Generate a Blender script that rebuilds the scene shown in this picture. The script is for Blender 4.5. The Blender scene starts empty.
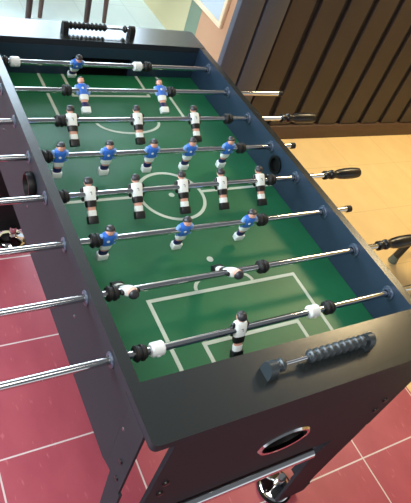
import bpy, bmesh, math, random
from mathutils import Vector, Matrix
random.seed(4)
PI = math.pi
C = bpy.context.scene.collection
FZ = 0.75          # height of the playing field above the floor
R = math.radians

# ------------------------------------------------------------------ materials
def lin(c):
    return tuple(((v/255)/12.92 if v/255 <= .04045 else (((v/255)+.055)/1.055)**2.4) for v in c)

def mat(name, rgb, rough=.5, metal=0, spec=.5, noise=None, bump=None, coat=0):
    m = bpy.data.materials.new(name); m.use_nodes = True
    nt = m.node_tree; b = nt.nodes['Principled BSDF']
    b.inputs['Base Color'].default_value = (*lin(rgb), 1)
    b.inputs['Roughness'].default_value = rough
    b.inputs['Metallic'].default_value = metal
    b.inputs['Specular IOR Level'].default_value = spec
    b.inputs['Coat Weight'].default_value = coat
    b.inputs['Coat Roughness'].default_value = .15
    if noise:
        scale, rgb2, lo, hi = noise
        tc = nt.nodes.new('ShaderNodeTexCoord')
        n = nt.nodes.new('ShaderNodeTexNoise'); n.inputs['Scale'].default_value = scale; n.inputs['Detail'].default_value = 5
        r = nt.nodes.new('ShaderNodeMapRange'); r.inputs[1].default_value = lo; r.inputs[2].default_value = hi
        mx = nt.nodes.new('ShaderNodeMix'); mx.data_type = 'RGBA'
        mx.inputs['A'].default_value = (*lin(rgb), 1); mx.inputs['B'].default_value = (*lin(rgb2), 1)
        nt.links.new(tc.outputs['Object'], n.inputs['Vector']); nt.links.new(n.outputs[0], r.inputs[0])
        nt.links.new(r.outputs[0], mx.inputs['Factor']); nt.links.new(mx.outputs['Result'], b.inputs['Base Color'])
    if bump:
        tc = nt.nodes.new('ShaderNodeTexCoord')
        n = nt.nodes.new('ShaderNodeTexNoise'); n.inputs['Scale'].default_value = bump[0]
        bp = nt.nodes.new('ShaderNodeBump'); bp.inputs['Strength'].default_value = bump[1]; bp.inputs['Distance'].default_value = .002
        nt.links.new(tc.outputs['Object'], n.inputs['Vector']); nt.links.new(n.outputs[0], bp.inputs['Height'])
        nt.links.new(bp.outputs[0], b.inputs['Normal'])
    return m

def emit(name, rgb, s):
    m = bpy.data.materials.new(name); m.use_nodes = True
    b = m.node_tree.nodes['Principled BSDF']
    b.inputs['Base Color'].default_value = (*lin(rgb), 1)
    b.inputs['Emission Color'].default_value = (*lin(rgb), 1); b.inputs['Emission Strength'].default_value = s
    return m

def tile_mat(name, rgb, rgb2, grout, rough, x0, y0, flecks=None):
    """square 0.4 m tiles with thin joints, in object coordinates"""
    m = mat(name, rgb, rough); nt = m.node_tree; b = nt.nodes['Principled BSDF']; L = nt.links.new
    tc = nt.nodes.new('ShaderNodeTexCoord')
    mp = nt.nodes.new('ShaderNodeMapping'); mp.inputs['Location'].default_value = (-x0, -y0, 0)
    L(tc.outputs['Object'], mp.inputs[0])
    sx = nt.nodes.new('ShaderNodeSeparateXYZ'); L(mp.outputs[0], sx.inputs[0])
    ds = []
    for ax in (0, 1):
        pp = nt.nodes.new('ShaderNodeMath'); pp.operation = 'PINGPONG'; pp.inputs[1].default_value = .2
        L(sx.outputs[ax], pp.inputs[0])
        lt = nt.nodes.new('ShaderNodeMath'); lt.operation = 'LESS_THAN'; lt.inputs[1].default_value = .0026
        L(pp.outputs[0], lt.inputs[0]); ds.append(lt)
    mxm = nt.nodes.new('ShaderNodeMath'); mxm.operation = 'MAXIMUM'; L(ds[0].outputs[0], mxm.inputs[0]); L(ds[1].outputs[0], mxm.inputs[1])
    n = nt.nodes.new('ShaderNodeTexNoise'); n.inputs['Scale'].default_value = 9; n.inputs['Detail'].default_value = 6
    st = nt.nodes.new('ShaderNodeMapping'); st.inputs['Scale'].default_value = (1, .6, 1); st.inputs['Rotation'].default_value = (0, 0, .6)
    L(tc.outputs['Object'], st.inputs[0]); L(st.outputs[0], n.inputs['Vector'])
    r = nt.nodes.new('ShaderNodeMapRange'); r.inputs[1].default_value = .35; r.inputs[2].default_value = .68; L(n.outputs[0], r.inputs[0])
    mx = nt.nodes.new('ShaderNodeMix'); mx.data_type = 'RGBA'
    mx.inputs['A'].default_value = (*lin(rgb), 1); mx.inputs['B'].default_value = (*lin(rgb2), 1); L(r.outputs[0], mx.inputs['Factor'])
    last = mx
    if flecks:
        v = nt.nodes.new('ShaderNodeTexNoise'); v.inputs['Scale'].default_value = 60; v.inputs['Detail'].default_value = 3
        s2 = nt.nodes.new('ShaderNodeMapping'); s2.inputs['Scale'].default_value = (1, .28, 1); s2.inputs['Rotation'].default_value = (0, 0, .35)
        L(tc.outputs['Object'], s2.inputs[0]); L(s2.outputs[0], v.inputs['Vector'])
        r2 = nt.nodes.new('ShaderNodeMapRange'); r2.inputs[1].default_value = .64; r2.inputs[2].default_value = .74; r2.inputs[4].default_value = .55
        L(v.outputs[0], r2.inputs[0])
        m2 = nt.nodes.new('ShaderNodeMix'); m2.data_type = 'RGBA'; L(r2.outputs[0], m2.inputs['Factor'])
        L(mx.outputs['Result'], m2.inputs['A']); m2.inputs['B'].default_value = (*lin(flecks), 1); last = m2
    m3 = nt.nodes.new('ShaderNodeMix'); m3.data_type = 'RGBA'; L(mxm.outputs[0], m3.inputs['Factor'])
    L(last.outputs['Result'], m3.inputs['A']); m3.inputs['B'].default_value = (*lin(grout), 1)
    L(m3.outputs['Result'], b.inputs['Base Color'])
    return m

M = dict(
    top=mat('black_ash_laminate', (32, 35, 34), .22, spec=.7, bump=(260, .05)),
    side=mat('dark_side_laminate', (38, 42, 47), .55, spec=.15, bump=(300, .1)),
    inner=mat('dark_inner_laminate', (28, 44, 62), .38, spec=.7, bump=(200, .06)),
    green=mat('green_field', (27, 104, 66), .42, spec=.4, noise=(3.5, (22, 94, 60), .35, .65)),
    line=mat('white_line_print', (186, 198, 184), .5),
    chrome=mat('chrome', (222, 222, 222), .07, 1),
    steel=mat('rod_steel', (215, 215, 213), .09, 1),
    black=mat('black_plastic', (10, 11, 12), .45, spec=.3),
    rubber=mat('black_rubber', (14, 15, 15), .6),
    white=mat('white_plastic', (222, 228, 226), .4),
    grip=mat('black_grip', (20, 19, 20), .32),
    bush=mat('grey_bushing', (56, 68, 84), .35, spec=.6),
    bolt=mat('dark_bolt', (12, 11, 14), .3, .3),
    screw=mat('screw_steel', (150, 150, 155), .25, 1),
    bead=mat('slate_bead', (46, 54, 58), .36, spec=.6),
    skin=mat('figure_skin', (214, 160, 138), .4),
    hair=mat('figure_hair', (40, 40, 44), .4, spec=.6),
    shirt_w=mat('white_shirt', (228, 236, 232), .4),
    shirt_b=mat('blue_shirt', (54, 112, 204), .35),
    sky=mat('pale_blue_sleeve', (120, 160, 214), .4),
    navy=mat('navy_paint', (30, 34, 84), .4),
    blackp=mat('black_paint', (20, 22, 22), .4),
    sock_r=mat('red_white_sock', (214, 150, 148), .45),
    mark=mat('grey_mark', (120, 130, 128), .5),
    slat=mat('brown_slat_paint', (56, 47, 42), .5, noise=(2.2, (48, 41, 37), .35, .65)),
    groove=mat('dark_groove', (22, 18, 16), .7),
    base=mat('brown_skirting', (76, 56, 44), .5),
    grey=mat('grey_pillar_paint', (70, 76, 86), .5),
    peach=mat('peach_wall_paint', (196, 150, 116), .6, noise=(2, (184, 138, 104), .3, .7)),
    sage=mat('sage_paint', (120, 138, 116), .6),
    cream=mat('cream_wall_paint', (212, 200, 156), .6),
    warm=mat('warm_wall_paint', (196, 160, 96), .7),
    board=mat('pale_board', (186, 196, 206), .3),
    rim=mat('cream_board_rim', (236, 214, 178), .4),
    chair=mat('brown_wood', (84, 58, 48), .5),
    chair_d=mat('dark_brown_wood', (58, 44, 40), .5),
    chair_r=mat('reddish_brown_wood', (112, 60, 50), .5),
    stool=mat('dark_grey_metal', (52, 52, 52), .4, .4),
    foot=mat('grey_foot_cap', (98, 108, 98), .5),
    daylight=emit('daylight_pane', (214, 234, 250), 9),
    frame=mat('white_window_frame', (226, 226, 220), .5),
    lamp=emit('warm_lamp_diffuser', (255, 206, 140), 6),
)
M['red'] = tile_mat('red_vinyl_tile', (164, 72, 84), (176, 82, 92), (214, 200, 194), .38, .690, .106, (206, 120, 124))
M['beige'] = tile_mat('beige_tile', (218, 190, 138), (224, 197, 144), (202, 178, 130), .4, .690, .106)
M['pale'] = tile_mat('pale_tile', (220, 234, 230), (226, 238, 234), (204, 218, 212), .35, .690, .106)

# ------------------------------------------------------------------ helpers
def finish(name, bm, m, parent=None, loc=(0,0,0), smooth=True, ang=35):
    me = bpy.data.meshes.new(name)
    bmesh.ops.recalc_face_normals(bm, faces=bm.faces)
    bm.to_mesh(me); bm.free()
    for mm in (m if isinstance(m, (list, tuple)) else [m]): me.materials.append(mm)
    if smooth:
        for p in me.polygons: p.use_smooth = True
        me.set_sharp_from_angle(angle=R(ang))
    o = bpy.data.objects.new(name, me); C.objects.link(o)
    o.location = loc
    if parent: o.parent = parent
    return o

def empty(name, loc, label=None, cat=None, group=None):
    o = bpy.data.objects.new(name, None); C.objects.link(o); o.location = loc
    o.empty_display_size = .1
    if label: o['label'] = label; o['category'] = cat
    if group: o['group'] = group
    return o

def struct(o): o['kind'] = 'structure'; return o

def box(bm, a, b, bev=0, seg=2, mi=0):
    a, b = [min(p) for p in zip(a, b)], [max(p) for p in zip(a, b)]
    tmp = bmesh.new()
    bmesh.ops.create_cube(tmp, size=1)
    for v in tmp.verts:
        v.co = Vector([(a[i]+b[i])/2 + v.co[i]*(b[i]-a[i]) for i in range(3)])
    if bev: bmesh.ops.bevel(tmp, geom=tmp.edges[:], offset=bev, segments=seg, affect='EDGES', profile=.5)
    merge(bm, tmp, mi)

def merge(bm, tmp, mi=0):
    mp = {v: bm.verts.new(v.co) for v in tmp.verts}
    for f in tmp.faces:
        try:
            nf = bm.faces.new([mp[v] for v in f.verts]); nf.material_index = mi
        except ValueError: pass
    tmp.free()

def lathe(bm, prof, origin=(0,0,0), axis='x', n=24, mi=0):
    """prof: list of (t, r) along the axis"""
    o = Vector(origin); rings = []
    for t, r in prof:
        ring = []
        for k in range(n):
            a = 2*PI*k/n; c, s = r*math.cos(a), r*math.sin(a)
            p = {'x': (t, c, s), 'y': (c, t, s), 'z': (c, s, t)}[axis]
            ring.append(bm.verts.new(o + Vector(p)))
        rings.append(ring)
    for a, b in zip(rings, rings[1:]):
        for k in range(n):
            f = bm.faces.new([a[k], a[(k+1) % n], b[(k+1) % n], b[k]]); f.material_index = mi
    for ring in (rings[0], rings[-1]):
        f = bm.faces.new(ring); f.material_index = mi

def tube(bm, p, q, r0, r1=None, n=16, mi=0):
    p, q = Vector(p), Vector(q); r1 = r0 if r1 is None else r1
    d = (q-p).normalized(); u = d.orthogonal().normalized(); w = d.cross(u)
    rr = []
    for c, r in ((p, r0), (q, r1)):
        rr.append([bm.verts.new(c + u*r*math.cos(2*PI*k/n) + w*r*math.sin(2*PI*k/n)) for k in range(n)])
    for k in range(n):
        bm.faces.new([rr[0][k], rr[0][(k+1) % n], rr[1][(k+1) % n], rr[1][k]]).material_index = mi
    bm.faces.new(rr[0]).material_index = mi; bm.faces.new(rr[1]).material_index = mi

def loft(bm, secs, n=16, power=2.6, mi=0):
    """secs: (z, rx, ry, cx, cy) super-ellipse sections"""
    rings = []
    for z, rx, ry, cx, cy in secs:
        ring = []
        for k in range(n):
            a = 2*PI*k/n; c, s = math.cos(a), math.sin(a)
            x = math.copysign(abs(c)**(2/power), c)*rx; y = math.copysign(abs(s)**(2/power), s)*ry
            ring.append(bm.verts.new((cx+x, cy+y, z)))
        rings.append(ring)
    for a, b in zip(rings, rings[1:]):
        for k in range(n):
            bm.faces.new([a[k], a[(k+1) % n], b[(k+1) % n], b[k]]).material_index = mi
    bm.faces.new(rings[0]).material_index = mi; bm.faces.new(rings[-1]).material_index = mi

def prism(bm, pts, plane, a, b, mi=0):
    """extrude a 2-D outline: plane 'xz' along y, 'yz' along x, 'xy' along z"""
    def P(p, t):
        return {'xz': (p[0], t, p[1]), 'yz': (t, p[0], p[1]), 'xy': (p[0], p[1], t)}[plane]
    A = [bm.verts.new(P(p, a)) for p in pts]; B = [bm.verts.new(P(p, b)) for p in pts]
    n = len(pts)
    bm.faces.new(A).material_index = mi; bm.faces.new(B).material_index = mi
    for k in range(n): bm.faces.new([A[k], A[(k+1) % n], B[(k+1) % n], B[k]]).material_index = mi

def bevel_sharp(bm, off, seg=2, ang=40):
    es = [e for e in bm.edges if len(e.link_faces) == 2 and e.calc_face_angle(0) > R(ang)]
    bmesh.ops.bevel(bm, geom=es, offset=off, segments=seg, affect='EDGES', profile=.5)

def cut(o, cbm):
    """subtract the closed shapes in cbm from o's mesh"""
    bmesh.ops.recalc_face_normals(cbm, faces=cbm.faces)
    me = bpy.data.meshes.new('cut'); cbm.to_mesh(me); cbm.free()
    c = bpy.data.objects.new('cut', me); C.objects.link(c)
    c.parent = o.parent
    md = o.modifiers.new('b', 'BOOLEAN'); md.operation = 'DIFFERENCE'; md.object = c; md.solver = 'EXACT'
    bpy.context.view_layer.update()
    dg = bpy.context.evaluated_depsgraph_get()
    new = bpy.data.meshes.new_from_object(o.evaluated_get(dg))
    o.modifiers.clear(); old = o.data; o.data = new
    bpy.data.objects.remove(c); bpy.data.meshes.remove(me); bpy.data.meshes.remove(old)
    for p in new.polygons: p.use_smooth = True
    new.set_sharp_from_angle(angle=R(35))

# ------------------------------------------------------------------ the room
XB = 1.10     # where the red tiles end
def slab(name, a, b, m):
    bm = bmesh.new(); box(bm, a, b); return struct(finish(name, bm, m, smooth=False))
slab('floor', (-3.6, -3.0, -.05), (XB, 1.9, 0), M['red'])
slab('floor', (XB, -3.0, -.05), (3.6, 1.9, 0), M['beige'])
slab('floor', (-3.6, 1.9, -.05), (3.6, 5.2, 0), M['pale'])

# slatted brown wall behind the table, to the right
WY = 1.211
bm = bmesh.new()
box(bm, (1.17, WY+.018, 0), (3.6, WY+.13, 2.7), mi=1)
gx = [1.368+.1925*k for k in range(-1, 12)]
edges = [1.172] + [g for g in gx if g > 1.185] + [3.6]
for a, b in zip(edges, edges[1:]):
    if b-.021 > a+.021: box(bm, (a+.021, WY, .10), (b-.021, WY+.025, 2.7), bev=.003, seg=1)
struct(finish('wall_back', bm, [M['slat'], M['groove']]))
bm = bmesh.new(); box(bm, (1.17, WY-.012, 0), (3.6, WY+.03, .098), bev=.003)
struct(finish('baseboard_back', bm, M['base']))
# grey double pillar at the end of the slatted wall
bm = bmesh.new()
box(bm, (.885, WY-.02, 0), (1.018, WY+.02, 2.7), bev=.004); box(bm, (1.034, WY-.02, 0), (1.165, WY+.02, 2.7), bev=.004)
box(bm, (1.0, WY+.0, 0), (1.05, WY+.015, 2.7), mi=1)
struct(finish('trim_1', bm, [M['grey'], M['groove']]))
# wall further back, running away from the camera
slab('wall_far', (1.30, WY+.14, 0), (1.42, 2.16, 2.7), M['peach'])
slab('trim_2', (1.3001, 2.162, 0), (1.42, 2.32, 2.7), M['sage'])
slab('wall_far', (1.30, 2.322, 0), (1.42, 5.1, 3.6), M['cream'])
bm = bmesh.new(); box(bm, (1.288, 2.9, 1.85), (1.296, 4.9, 3.2)); struct(finish('added_glare_pane', bm, M['daylight'], smooth=False))  # unseen glowing pane, added to put glare on the far end board
bm = bmesh.new()
for a, b in (((1.27, 2.86, 1.81), (1.30, 4.94, 1.85)), ((1.27, 2.86, 3.2), (1.30, 4.94, 3.24)), ((1.27, 2.86, 1.85), (1.30, 2.9, 3.2)), ((1.27, 4.9, 1.85), (1.30, 4.94, 3.2))): box(bm, a, b)
struct(finish('trim_4', bm, M['frame'], smooth=False))  # frame around the added glowing pane
slab('wall_right', (3.6, -3.0, 0), (3.7, WY+.1, 4.6), M['warm'])
# end wall with the daylight window
bm = bmesh.new()
for a, b in (((-3.6, 5.1, 0), (1.3, 5.2, 1.9)), ((-3.6, 5.1, 4.1), (1.3, 5.2, 4.3)), ((-3.6, 5.1, 1.9), (-1.3, 5.2, 4.1)), ((1.2, 5.1, 1.9), (1.3, 5.2, 4.1))):
    box(bm, a, b)
struct(finish('wall_end', bm, M['cream'], smooth=False))
bm = bmesh.new(); box(bm, (-1.3, 5.15, 1.9), (1.2, 5.17, 4.1)); struct(finish('window_1', bm, M['daylight'], smooth=False))
bm = bmesh.new()
for x in (-1.3, -.48, .34, 1.16): box(bm, (x, 5.08, 1.9), (x+.04, 5.14, 4.1))
for z in (1.9, 4.06): box(bm, (-1.3, 5.08, z), (1.2, 5.14, z+.04))
struct(finish('trim_3', bm, M['frame'], smooth=False))
# left wall with a window
bm = bmesh.new()
for a, b in (((-3.7, -3, 0), (-3.6, 5.2, .9)), ((-3.7, -3, 2.4), (-3.6, 5.2, 2.7)), ((-3.7, -3, .9), (-3.6, -.6, 2.4)), ((-3.7, 2.6, .9), (-3.6, 5.2, 2.4))):
    box(bm, a, b)
struct(finish('wall_left', bm, M['cream'], smooth=False))
bm = bmesh.new(); box(bm, (-3.66, -.6, .9), (-3.64, 2.6, 2.4)); struct(finish('window_2', bm, M['daylight'], smooth=False))

# pale framed board hanging low on the peach wall
bd = empty('notice_board', (1.2995, 2.4, 1.03), 'pale blue board with a cream rim on the peach wall beyond the table', 'board')
bm = bmesh.new(); box(bm, (-.016, -.50, -.635), (-.0005, .95, .4)); finish('board_panel', bm, M['board'], bd, smooth=False)
bm = bmesh.new()
for a, b in (((-.028, -.53, -.665), (-.0004, .98, -.635)), ((-.028, -.53, .4), (-.0004, .98, .43)), ((-.028, -.53, -.635), (-.0004, -.50, .4)), ((-.028, .95, -.635), (-.0004, .98, .4))):
    box(bm, a, b, bev=.004)
finish('board_rim', bm, M['rim'], bd)

# chairs beyond the far end: legs show above the far board
def chair(name, label, fl, fr, bl, br, m, m2, group):
    cx = sum(p[0] for p in (fl, fr, bl, br))/4; cy = sum(p[1] for p in (fl, fr, bl, br))/4
    t = empty(name, (cx, cy, 0), label, 'chair', group)
    L = lambda p, z, s=0: Vector((p[0]-cx, p[1]-cy, z)) * 1.0
    for i, p in enumerate((fl, fr, bl, br)):
        bm = bmesh.new(); top = L(p, .44); top.x *= .93; top.y *= .93
        tube(bm, L(p, 0), top, .014, .022, n=12); finish('leg', bm, m if i < 2 else m2, t)
    hx = max(abs(p[0]-cx) for p in (fl, fr, bl, br))+.03; hy = max(abs(p[1]-cy) for p in (fl, fr, bl, br))+.03
    bm = bmesh.new(); box(bm, (-hx, -hy, .44), (hx, hy, .475), bev=.01); finish('seat', bm, m, t)
    bm = bmesh.new()
    for z in (.62, .76, .88): box(bm, (-hx+.02, hy-.03, z), (hx-.02, hy-.01, z+.05), bev=.005)
    for s in (-1, 1): tube(bm, (s*(hx-.03), hy-.02, .47), (s*(hx-.03), hy-.02, .95), .016, n=10)
    finish('backrest', bm, m, t)
chair('wooden_chair', 'dark brown wooden chair nearest behind the far end of the table', (.19, 2.25), (.56, 2.25), (.37, 2.6), (.82, 2.6), M['chair_d'], M['chair'], None)
chair('wooden_chair', 'reddish brown wooden chair, one leg showing above the far score counter', (.04, 3.05), (.61, 3.02), (.25, 3.5), (.77, 3.5), M['chair_r'], M['chair_r'], None)

# ------------------------------------------------------------------ the table
HW, XO = .358, .381
YN, YNO, YF, YFO = -.599, -.718, .619, .740
HT, HR = .1205, .091
T = empty('foosball_table', (0, 0, 0), 'large black foosball table with green field standing on red tiles', 'game table')
TO = Vector((0, 0, FZ))
def part(name, bm, m, parent=T, **k):
    o = finish(name, bm, m, parent, **k)
    if parent is T: o.location = TO
    return o
rod_y = [(k-4.5)*.15 for k in range(1, 9)]
def holes(x0, x1, extra=True):
    c = bmesh.new()
    for y in rod_y: lathe(c, [(x0, .0108), (x1, .0108)], (0, y, HR), 'x', 20)
    return c
for s in (-1, 1):
    bm = bmesh.new()
    pts = [(YN, HT), (YN, .0995), (-.62, .0995), (-.62, -.150), (-.60, -.160), (.60, -.175), (.66, -.16), (.70, -.16), (.70, .0995), (YF, .0995), (YF, HT)]
    prism(bm, pts, 'yz', s*HW, s*XO); bevel_sharp(bm, .0015, 1)
    for f in bm.faces:
        c = f.calc_center_median()
        if abs(c.x-s*HW) < .002: f.material_index = 1
        elif c.z > HT-.002: f.material_index = 2
    o = part('side_panel', bm, [M['side'], M['inner'], M['top']])
    cb = holes(s*.34, s*.40)
    lathe(cb, [(s*.33, .024), (s*.41, .024)], (0, .022, .062 if s > 0 else .048), 'x', 28)
    cb.verts.ensure_lookup_table()
    for v in cb.verts: v.co.z += FZ
    o.location = (0, 0, 0)
    for v in o.data.vertices: v.co.z += FZ
    cut(o, cb)
    for v in o.data.vertices: v.co.z -= FZ
    o.location = TO
    bm = bmesh.new(); prism(bm, [(-.686, .0995), (-.686, -.145), (-.632, -.145), (-.6203, -.150), (-.6203, .0995)], 'yz', s*(XO-.006), s*XO)
    part('corner_panel', bm, M['side'], smooth=False)
# bushings (inside and outside face of each rod hole)
def bushing(s, y):
    bm = bmesh.new()
    # flange + sleeve, hollow: profile closed around the bore
    ring(bm, [(s*(HW-.010), .0098), (s*(HW-.010), .0115), (s*(HW-.0045), .0130), (s*(HW-.0035), .0178), (s*(HW-.0005), .0190), (s*(HW-.0005), .0106),
              (s*(XO+.0005), .0106), (s*(XO+.0005), .0165), (s*(XO+.0025), .0160), (s*(XO+.004), .0120), (s*(XO+.004), .0092)], (0, y, HR))
    part('rod_bushing', bm, M['bush'])
def ring(bm, prof, origin, axis='x', n=24, mi=0):
    """closed-loop profile revolved: a hollow ring"""
    o = Vector(origin); rs = []
    for t, r in prof:
        rs.append([bm.verts.new(o+Vector({'x': (t, r*math.cos(2*PI*k/n), r*math.sin(2*PI*k/n)), 'y': (r*math.cos(2*PI*k/n), t, r*math.sin(2*PI*k/n)), 'z': (r*math.cos(2*PI*k/n), r*math.sin(2*PI*k/n), t)}[axis])) for k in range(n)])
    for i in range(len(rs)):
        a, b = rs[i], rs[(i+1) % len(rs)]
        for k in range(n): bm.faces.new([a[k], a[(k+1) % n], b[(k+1) % n], b[k]]).material_index = mi
for y in rod_y:
    for s in (-1, 1): bushing(s, y)
# ball cups in the side panels
for s, z in ((1, .062), (-1, .048)):
    bm = bmesh.new()
    a, b = (HW-.002, XO+.003)
    ring(bm, [(s*(a-.004), .029), (s*(a-.004), .021), (s*(b+.004), .021), (s*(b+.004), .031), (s*b, .031), (s*b, .0238), (s*a, .0238), (s*a, .029)], (0, .022, z))
    lathe(bm, [(s*(a+.008), .0209), (s*(a+.010), .0209)], (0, .022, z))
    d = .016 if s < 0 else .006
    ring(bm, [(s*(b+.0005), .022), (s*(b+.0005), .033), (s*(b+d*.6), .034), (s*(b+d), .032), (s*(b+d), .028), (s*(b+d*.5), .024)], (0, .022, z))
    part('ball_cup', bm, M['black'])
# field with printed lines
bm = bmesh.new(); box(bm, (-HW+.0005, YN+.0005, -.012), (HW-.0005, YF-.0005, 0)); part('playing_field', bm, M['green'], smooth=False)
FP = [o for o in T.children if o.name == 'playing_field'][0]
def strip(bm, pts, w, closed=False, z=.0007):
    pts = [Vector((*p, 0)) for p in pts]; n = len(pts); A = []; B = []
    for i, p in enumerate(pts):
        if closed: t0, t1 = (p-pts[i-1]).normalized(), (pts[(i+1) % n]-p).normalized()
        else:
            t0 = (p-pts[i-1]).normalized() if i else (pts[1]-p).normalized()
            t1 = (pts[i+1]-p).normalized() if i < n-1 else t0
        nn = Vector((-(t0.y), t0.x, 0))+Vector((-(t1.y), t1.x, 0)); nn.normalize()
        k = w/2/max(.3, nn.dot(Vector((-t0.y, t0.x, 0))))
        A.append(p+nn*k); B.append(p-nn*k)
    va = [bm.verts.new((*v.xy, z)) for v in A]; vb = [bm.verts.new((*v.xy, z)) for v in B]
    va2 = [bm.verts.new((*v.xy, -.001)) for v in A]; vb2 = [bm.verts.new((*v.xy, -.001)) for v in B]
    rng = range(n if closed else n-1)
    for i in rng:
        j = (i+1) % n
        bm.faces.new([va[i], va[j], vb[j], vb[i]]); bm.faces.new([va2[i], va2[j], vb2[j], vb2[i]])
        bm.faces.new([va[i], va[j], va2[j], va2[i]]); bm.faces.new([vb[i], vb[j], vb2[j], vb2[i]])
LW = .0095; CR = .097
def line(name, pts, w=LW, closed=False):
    bm = bmesh.new(); strip(bm, pts, w, closed); part(name, bm, M['line'], FP, smooth=False)
line('centre_circle', [(CR*math.cos(2*PI*k/48), CR*math.sin(2*PI*k/48)-.008) for k in range(48)], LW, True)
line('centre_line', [(-HW+.001, 0), (-CR-.004, -.002)]); line('centre_line', [(CR+.004, -.002), (HW-.001, 0)])
for s, e in ((-1, YN+.001), (1, YF-.001)):
    line('penalty_box', [(-.212, e), (-.212, s*.350), (.212, s*.350), (.212, e)])
    line('goal_box', [(-.133, e), (-.133, s*.490), (.133, s*.490), (.133, e)])
    ax, ay = (.083, .044) if s < 0 else (.106, .060)
    line('penalty_arc', [(ax*math.cos(t), s*(.3445-ay*math.sin(t))) for t in [PI*k/16 for k in range(17)]], LW*.9)
def disc(x, y, r):
    bm = bmesh.new(); lathe(bm, [(-.001, r), (.0008, r)], (x, y, 0), 'z', 20); part('field_spot', bm, M['line'], FP, smooth=False)
disc(0, -.006, .0085); disc(0, -.256, .009); disc(0, .256, .009)

# end walls inside, with goal mouths
for e, o_ in ((YN, YN-.016), (YF, YF+.016)):
    bm = bmesh.new()
    prism(bm, [(-HW+.0005, -.012), (-.105, -.012), (-.105, .062), (.105, .062), (.105, -.012), (HW-.0005, -.012), (HW-.0005, .1), (-HW+.0005, .1)], 'xz', e, o_)
    part('goal_wall', bm, M['inner'], smooth=False)
    s = -1 if e < 0 else 1
    bm = bmesh.new()
    box(bm, (-.115, o_, -.03), (.115, o_+s*.055, -.022)); box(bm, (-.115, o_+s*.05, -.022), (.115, o_+s*.055, .07))
    for q in (-1, 1): box(bm, (q*.108, o_, -.022), (q*.115, o_+s*.05, .07))
    part('goal_pocket', bm, M['black'], smooth=False)
# cap boards on both ends
for a, b in ((YNO, YN), (YF, YFO)):
    bm = bmesh.new(); r = .012
    ys = sorted((a, b)); outer = a if a < 0 else b; inn = b if a < 0 else a; s = -1 if a < 0 else 1
    pts = [(-XO, inn), (XO, inn)]
    pts += [(XO-r+r*math.cos(t), outer-s*r+s*r*math.sin(t)) for t in [k*PI/12 for k in range(7)]]
    pts += [(-XO+r-r*math.cos(t), outer-s*r+s*r*math.sin(t)) for t in [PI/2-k*PI/12 for k in range(7)]]
    prism(bm, pts, 'xy', .1005, HT+.001)
    bevel_sharp(bm, .002, 2, 60)
    for f in bm.faces:
        f.normal_update()
        if abs(f.normal.z) < .5: f.material_index = 1
    part('end_board', bm, [M['top'], M['side']])
# outer end panels with the ball return
for s in (-1, 1):
    y0 = s*.7165 if s < 0 else .7385; y1 = y0 - s*.010
    bm = bmesh.new()
    xl = -.334 if s < 0 else -.352
    prism(bm, [(xl, .1), (xl, -.235), (xl+.017, -.252), (.335, -.252), (.352, -.235), (.352, .1)], 'xz', y0, y1)
    o = part('end_panel', bm, M['side'])
    cb = bmesh.new(); n = 36
    prism(cb, [(-.004+.062*math.cos(2*PI*k/n), -.103+.040*math.sin(2*PI*k/n)) for k in range(n)], 'xz', y0+s*.03, y1-s*.03)
    for v in cb.verts: v.co.z += FZ
    o.location = (0, 0, 0)
    for v in o.data.vertices: v.co.z += FZ
    cut(o, cb)
    for v in o.data.vertices: v.co.z -= FZ
    o.location = TO
    # oval metal rim and black chute behind it
    bm = bmesh.new()
    def oval(rx, rz, y): return [bm.verts.new((-.004+rx*math.cos(2*PI*k/n), y, -.103+rz*math.sin(2*PI*k/n))) for k in range(n)]
    f_ = y0+s*.0035
    loops = [oval(.0615, .0395, y1), oval(.0615, .0395, f_), oval(.068, .046, f_+s*.001), oval(.0715, .0495, y0+s*.0002), oval(.0618, .0398, y0+s*.0002)]
    for a, b in zip(loops[:4], loops[1:5]):
        for k in range(n): bm.faces.new([a[k], a[(k+1) % n], b[(k+1) % n], b[k]])
    rim = part('ball_return', bm, M['chrome'])
    rim['label'] = 'shiny oval rim of the ball return'
    bm = bmesh.new(); L1 = [bm.verts.new((-.004+.0613*math.cos(2*PI*k/n), y1+s*.004, -.103+.0393*math.sin(2*PI*k/n))) for k in range(n)]
    L2 = [bm.verts.new((-.004+.058*math.cos(2*PI*k/n), y1-s*.07, -.098+.037*math.sin(2*PI*k/n))) for k in range(n)]
    for k in range(n): bm.faces.new([L1[k], L1[(k+1) % n], L2[(k+1) % n], L2[k]])
    bm.faces.new(L2); part('chute', bm, M['black'], rim)
    # bolts that hold the legs, end side
    for q in (-1, 1):
        for (bx, bz) in ((q*.305, -.085), (q*.305, -.135)):
            bm = bmesh.new(); lathe(bm, [(y0+s*.0005, .0085), (y0+s*.004, .0075), (y0+s*.005, .004)], (bx, 0, bz), 'y', 14); part('bolt', bm, M['bolt'])
    # chrome cross bar under the panel edge
    bm = bmesh.new(); yb = y0+s*.004
    lathe(bm, [(-.30, .0145), (.165, .0145)], (0, yb, -.274), 'x', 20)
    part('cross_bar', bm, M['chrome'])
# bottom board that closes the ball tray
bm = bmesh.new(); box(bm, (-HW+.001, -.60, -.14), (HW-.001, .62, -.128)); part('bottom_panel', bm, M['side'], smooth=False)
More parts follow.
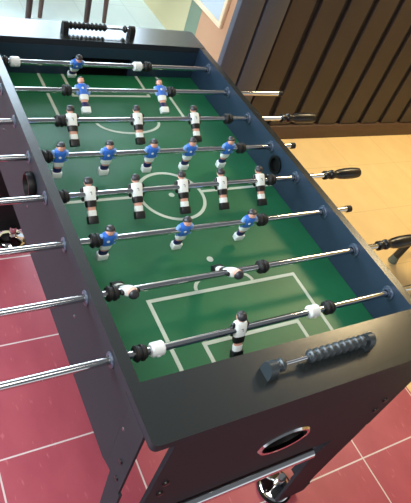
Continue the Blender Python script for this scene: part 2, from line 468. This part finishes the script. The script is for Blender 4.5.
# legs: L-shaped corner boards down to chrome levelling feet
for sx in (-1, 1):
    for sy in (-1, 1):
        yo = -.7155 if sy < 0 else .640
        bm = bmesh.new()
        zt, zb = -.236, -(FZ-.030)
        yi = yo - sy*.010; xi = sx*(.262 if sy < 0 else .215)
        xe = .334 if sx < 0 and sy < 0 else .352
        prism(bm, [(sx*xe, zt-.017), (sx*.24, zt-.017), (sx*.21, zt-.10), (xi, zb), (sx*.352, zb)], 'xz', yo, yi)
        prism(bm, [(yo-sy*.024, -.147), (yo-sy*.079, -.147), (yo-sy*.070, -.30), (yo-sy*.075, zb), (yo-sy*.002, zb), (yo-sy*.022, -.40)], 'yz', sx*.3735, sx*.3800)
        if sy < 0: box(bm, (sx*.352, yo, -.66), (sx*.3735, yo-sy*.05, zb))
        else: box(bm, (sx*.352, yo, -.30), (sx*.3735, yo-sy*.05, zb)); box(bm, (sx*.24, yo, -.14), (sx*.352, yi, zt-.017))
        leg = part('leg', bm, M['side'], smooth=False)
        fx, fy = sx*(.298 if sy < 0 else .262), yo - sy*(.052 if sy < 0 else .040)
        bm = bmesh.new()
        lathe(bm, [(-FZ, .060), (-FZ+.006, .062), (-FZ+.012, .060), (-FZ+.0125, .054)], (fx, fy, 0), 'z', 32, 0)
        lathe(bm, [(-FZ+.010, .056), (-FZ+.016, .052), (-FZ+.022, .040), (-FZ+.026, .024), (-FZ+.0315, .014), (zb+.05, .013)], (fx, fy, 0), 'z', 32, 1)
        ft = part('levelling_foot', bm, [M['black'], M['chrome']], leg)
        ft['label'] = 'round chrome levelling foot'
        for dy, dz in ((.057, -.055), (.050, -.115)):
            bm = bmesh.new(); lathe(bm, [(sx*(XO+.0003), .0065), (sx*(XO+.0035), .0055)], (0, yo-sy*dy, dz), 'x', 12); part('bolt', bm, M['bolt'])
    for y, z in ((-.343, -.011), (-.63, .02), (.052, -.05), (.33, -.01), (.60, .02)):
        bm = bmesh.new(); lathe(bm, [(sx*(XO+.0003), .004), (sx*(XO+.002), .003)], (0, y, z), 'x', 10); part('screw', bm, M['screw'])

# abacus score counters on the end boards
def counter(s):
    z0 = HT+.001; yc = -.652 if s < 0 else .672; zc = z0+.022
    # brackets
    root = None
    for i, x in enumerate((-.112, .148) if s < 0 else (-.123, .108)):
        bm = bmesh.new(); w = .0095 if (i == 0 and s < 0) else .0085
        pr = [(-.016, z0), (-.0155, z0+.018)] + [(-.0145*math.cos(t), z0+.020+.0145*math.sin(t)) for t in [k*PI/8 for k in range(9)]] + [(.0155, z0+.018), (.016, z0)]
        prism(bm, [(yc+p[0], p[1]) for p in pr], 'yz', x-w, x+w); bevel_sharp(bm, .0015, 1)
        if root is None: root = part('score_counter', bm, M['bead'] if s < 0 else M['black']); root['label'] = 'score counter with ridged beads on a short rod'
        else: part('bracket', bm, M['bead'] if s < 0 else M['black'], root)
    a, b = (-.112, .148) if s < 0 else (-.123, .108)
    bm = bmesh.new(); lathe(bm, [(a+.002, .0042), (b-.002, .0042)], (0, yc, zc), 'x', 14); part('counter_rod', bm, M['chrome'], root)
    bead = None
    xs = ([-.090]+[-.014+.0172*k for k in range(9)]) if s < 0 else ([-.105+.0143*k for k in range(9)]+[.083])
    for k, x in enumerate(xs):
        w = .0088 if s < 0 else .0067; r = .0138 if s < 0 else .0125
        if bead is None:
            bm = bmesh.new()
            ring(bm, [(-w, .0046), (-w, r*.62), (-w*.55, r*.72), (-w*.30, r*.96), (0, r), (w*.30, r*.96), (w*.55, r*.72), (w, r*.62), (w, .0046)], (0, 0, 0), n=28)
            bead = part('bead', bm, M['bead'] if s < 0 else M['black'], root)
            bead.location = (x, yc, zc)
        else:
            c = bead.copy(); C.objects.link(c); c.parent = root; c.location = (x, yc, zc)
counter(-1); counter(1)

# ------------------------------------------------------------------ the men
def make_figure(team):
    W = team == 'white'; f = 1 if W else -1     # the way it faces along y
    bm = bmesh.new()     # continuous body: head, neck, trunk, legs
    loft(bm, [(.0425, .003, .003, 0, 0), (.0410, .0072, .0076, 0, 0), (.0370, .0098, .0102, 0, 0), (.0310, .0104, .0108, 0, f*.0005), (.0255, .0088, .0095, 0, f*.001),
              (.0225, .0058, .0062, 0, 0), (.0195, .0060, .0062, 0, 0), (.0165, .0120, .0085, 0, 0), (.0, .0128, .0095, 0, 0), (-.018, .0120, .0085, 0, 0),
              (-.032, .0122, .0075, 0, 0), (-.042, .0108, .0066, 0, 0), (-.058, .0105, .0066, 0, 0)], 18, 2.3)
    # nose and ears
    for x, y, z, r in ((0, f*.0112, .0305, .0018), (.0104, 0, .031, .0018), (-.0104, 0, .031, .0018)):
        t = bmesh.new(); bmesh.ops.create_icosphere(t, subdivisions=1, radius=r)
        for v in t.verts: v.co += Vector((x, y, z))
        merge(bm, t)
    body = finish('player_figure', bm, M['skin'])
    def sub(name, bm, m): return finish(name, bm, m, body)
    bm = bmesh.new()     # hair cap: fuller at the back
    loft(bm, [(.0452, .002, .002, 0, -f*.001), (.0442, .0070, .0072, 0, -f*.001), (.0408, .0102, .0106, 0, -f*.0012), (.0362, .0116, .0112, 0, -f*.0026), (.0300, .0114, .0090, 0, -f*.0052), (.0262, .0090, .0070, 0, -f*.0056)], 18, 2.2)
    sub('hair', bm, M['hair'])
    bm = bmesh.new()
    loft(bm, [(.0212, .0085, .0072, 0, 0), (.0196, .0150, .0090, 0, 0), (.0150, .0168, .0108, 0, 0), (.0030, .0160, .0118, 0, 0), (-.0080, .0150, .0112, 0, 0), (-.0165, .0150, .0098, 0, 0)], 20, 3)
    sub('shirt', bm, M['shirt_w'] if W else M['shirt_b'])
    for sx in (-1, 1):
        bm = bmesh.new()
        loft(bm, [(.0188, .0018, .0028, sx*.0170, 0), (.0170, .0045, .0055, sx*.0185, 0), (.0080, .0050, .0062, sx*.0196, f*.001), (-.0040, .0046, .0056, sx*.0200, f*.002), (-.0140, .0038, .0046, sx*.0186, f*.003), (-.0165, .0018, .0022, sx*.0184, f*.003)], 12, 2.2)
        sub('arm', bm, M['blackp'] if W else M['sky'])
    bm = bmesh.new()
    loft(bm, [(-.0155, .0148, .0100, 0, 0), (-.0240, .0150, .0098, 0, 0), (-.0325, .0142, .0090, 0, 0)], 18, 3)
    sub('shorts', bm, M['blackp'] if W else M['shirt_w'])
    bm = bmesh.new()
    loft(bm, [(-.0410, .0115, .0074, 0, 0), (-.0440, .0120, .0078, 0, 0), (-.0565, .0118, .0076, 0, 0)], 16, 2.8)
    sub('sock', bm, M['shirt_w'] if W else M['navy'])
    bm = bmesh.new(); box(bm, (-.0138, -.0092, -.0765), (.0138, .0092, -.0555), bev=.0022)
    sub('foot_block', bm, M['blackp'] if W else M['shirt_w'])
    bm = bmesh.new()     # small printed mark: on the back of white, on the chest of blue
    sgn = -1 if True else 1
    if W:
        box(bm, (-.0025, sgn*.0112, .0040), (.0028, sgn*.0122, .0060), bev=.0003, seg=1); box(bm, (.0010, sgn*.0112, -.0020), (.0028, sgn*.0122, .0060), bev=.0003, seg=1)
        sub('mark', bm, M['mark'])
    else:
        lathe(bm, [(-.0125, .0036), (-.0112, .0040)], (-.002, 0, .004), 'y', 12)
        sub('emblem', bm, M['shirt_w'])
    return body
protoW, protoB = make_figure('white'), make_figure('blue')
used = set()
def figure(team, rod, x, ang):
    p = protoW if team == 'white' else protoB
    if team in used:
        c = p.copy(); C.objects.link(c)
        for ch in list(p.children):
            d = ch.copy(); C.objects.link(d); d.parent = c
    else: c = p; used.add(team)
    c.parent = rod; c.location = (x, 0, 0); c.rotation_euler = (-R(ang), 0, 0); c.scale = (.93, .93, .93)

def bumper(rod, x):
    bm = bmesh.new(); w = .0125
    ring(bm, [(-w, .0081), (-w, .0135), (-w*.75, .0165), (-w*.45, .0165), (-w*.3, .0135), (w*.0, .0135), (w*.15, .0165), (w*.5, .0165), (w*.65, .0140), (w, .0132), (w, .0081)], (0, 0, 0), n=24)
    o = finish('bumper', bm, M['rubber'], rod); o.location = (x, 0, 0)
def stopper(rod, x):
    bm = bmesh.new(); w = .014
    ring(bm, [(-w, .0081), (-w, .0125), (-w*.8, .0150), (w*.8, .0150), (w, .0125), (w, .0081)], (0, 0, 0), n=24)
    box(bm, (-.004, -.0160, -.006), (.004, -.0140, -.001), bev=.0006, seg=1)
    o = finish('stopper_ring', bm, M['white'], rod); o.location = (x, 0, 0); o['label'] = 'white stopper ring'
def handle(rod, x, s):
    bm = bmesh.new()
    prof = [(0, .0105), (.002, .0135), (.012, .0135), (.016, .0105), (.022, .0100), (.026, .0135), (.034, .0150), (.042, .0120), (.050, .0115),
            (.062, .0150), (.085, .0172), (.115, .0176), (.135, .0168), (.146, .0150), (.150, .0100)]
    lathe(bm, [(x+s*t, r) for t, r in prof], (0, 0, 0), 'x', 16)
    finish('handle', bm, M['grip'], rod)

ROD = {
 1: ('white', [-.094], 24, [-.323, .155], [-.287, .108], (-.66, .47), 'goalkeeper rod nearest the camera with one white-shirted figure'),
 2: ('white', [-.291, -.034], -50, [-.326, .055], [], (-.64, .448), 'second nearest rod with two white figures swung up level'),
 3: ('blue', [-.283, -.089, .099], -7, [-.311, .143], [], (-.66, .452), 'third nearest rod carrying three blue figures'),
 4: ('white', [-.276, -.154, -.023, .098, .226], 46, [-.341, .265], [], (-.60, .47), 'midfield rod with five white figures over the centre circle'),
 5: ('blue', [-.306, -.178, -.051, .069, .198], -5, [-.338, .244], [], (-.66, .442), 'midfield rod with five blue figures beyond the centre line'),
 6: ('white', [-.230, -.034, .157], 48, [-.262, .279], [], (-.56, .495), 'third farthest rod carrying three white figures'),
 7: ('blue', [-.152, .105], 56, [-.200, .141], [], (-.56, .583), 'second farthest rod carrying two blue figures'),
 8: ('blue', [-.124], -30, [-.345, .118], [-.312, .082], (-.70, .392), 'goalkeeper rod at the far end with one blue figure'),
}
for k, (team, xs, ang, bl, wl, (xa, xb), lab) in ROD.items():
    r = empty('player_rod', (0, rod_y[k-1], FZ+HR), 'chrome ' + lab, 'foosball rod', 'rods across the foosball table')
    bm = bmesh.new(); lathe(bm, [(xa, .0070), (xa+.001, .0079), (xb-.001, .0079), (xb, .0070)], (0, 0, 0), 'x', 24)
    finish('rod', bm, M['steel'], r)
    for x in xs: figure(team, r, x, ang)
    for x in bl: bumper(r, x)
    for x in wl: stopper(r, x)
    if team == 'white':
        handle(r, xb-.002, 1)
        bm = bmesh.new(); lathe(bm, [(xa-.012, .006), (xa-.010, .0095), (xa+.006, .0100), (xa+.008, .0082)], (0, 0, 0), 'x', 16); finish('end_cap', bm, M['rubber'], r)
    else:
        handle(r, xa+.002, -1)
        bm = bmesh.new(); lathe(bm, [(xb-.008, .0082), (xb-.006, .0100), (xb+.010, .0095), (xb+.012, .006)], (0, 0, 0), 'x', 16); finish('end_cap', bm, M['rubber'], r)

# ------------------------------------------------------------------ stool right of the table
SR = .020
st = empty('metal_stool', (1.78, .02, 0), 'dark metal stool right of the table, one leg and grey foot showing', 'stool')
for (dx, dy) in ((-.20, .11), (-.12, -.20), (.20, -.11), (.12, .20)):
    bm = bmesh.new(); tube(bm, (dx, dy, .03), (dx*.72, dy*.72, .62), SR, SR, n=12); lg = finish('leg', bm, M['stool'], st)
    bm = bmesh.new(); lathe(bm, [(0, .024), (.006, .026), (.045, .019)], (dx, dy, 0), 'z', 16); finish('foot_cap', bm, M['foot'], lg)
bm = bmesh.new(); ring(bm, [(.20, .165), (.20, .180), (.215, .180), (.215, .165)], (0, 0, 0), 'z', 32); finish('foot_ring', bm, M['stool'], st)
bm = bmesh.new(); lathe(bm, [(.62, .15), (.625, .17), (.655, .175), (.67, .15)], (0, 0, 0), 'z', 32); finish('seat', bm, M['stool'], st)

# ------------------------------------------------------------------ light
def area(name, loc, rot, size, sy, energy, col):
    l = bpy.data.lights.new(name, 'AREA'); l.shape = 'RECTANGLE'; l.size = size; l.size_y = sy; l.energy = energy; l.color = col
    o = bpy.data.objects.new(name, l); C.objects.link(o); o.location = loc; o.rotation_euler = rot; return o
def aim(o, tgt): o.rotation_euler = (Vector(tgt)-o.location).to_track_quat('-Z', 'Y').to_euler()
a = area('window_light', (-3.4, 1.0, 1.8), (0, 0, 0), 3.0, 1.4, 85, (.78, .90, 1)); aim(a, (0, .2, .7))
a = area('ceiling_lamp', (2.45, .80, 3.0), (0, 0, 0), .7, .5, 39, (1, .77, .42)); aim(a, (2.3, .55, 0)); a.data.spread = R(125)
a = area('ceiling_lamp', (-.9, -1.2, 2.6), (0, 0, 0), 1.6, 1.6, 30, (1, .95, .93)); aim(a, (-.3, -.6, 0))
w = bpy.data.worlds.new('World'); bpy.context.scene.world = w; w.use_nodes = True
# soft daylight from ahead and above, darker room behind the photographer
nt = w.node_tree; bg = nt.nodes['Background']; tc = nt.nodes.new('ShaderNodeTexCoord')
dt = nt.nodes.new('ShaderNodeVectorMath'); dt.operation = 'DOT_PRODUCT'; dt.inputs[1].default_value = Vector((-.15, -.42, .90)).normalized()
nm = nt.nodes.new('ShaderNodeVectorMath'); nm.operation = 'NORMALIZE'
nt.links.new(tc.outputs['Generated'], nm.inputs[0]); nt.links.new(nm.outputs[0], dt.inputs[0])
mr = nt.nodes.new('ShaderNodeMapRange'); mr.inputs[1].default_value = .25; mr.inputs[2].default_value = .58; mr.inputs[3].default_value = .95; mr.inputs[4].default_value = .14
nt.links.new(dt.outputs['Value'], mr.inputs[0]); nt.links.new(mr.outputs[0], bg.inputs[1])
bg.inputs[0].default_value = (.80, .86, .94, 1)

# ------------------------------------------------------------------ camera
cd = bpy.data.cameras.new('Camera'); cam = bpy.data.objects.new('Camera', cd); C.objects.link(cam)
rx, ry, rz = .7959, -.2887, -.4625
cam.matrix_world = Matrix.Translation((-.7098, -1.0151, .9585+FZ)) @ Matrix.Rotation(rz, 4, 'Z') @ Matrix.Rotation(ry, 4, 'Y') @ Matrix.Rotation(rx, 4, 'X')
cd.sensor_fit = 'VERTICAL'; cd.sensor_height = 24; cd.lens = 550.4*24/503; cd.clip_start = .02
cd.dof.use_dof = False
S = bpy.context.scene; S.camera = cam
S.view_settings.view_transform = 'Standard'; S.view_settings.look = 'None'; S.view_settings.gamma = 1
S.view_settings.use_curve_mapping = False; S.view_settings.exposure = .40
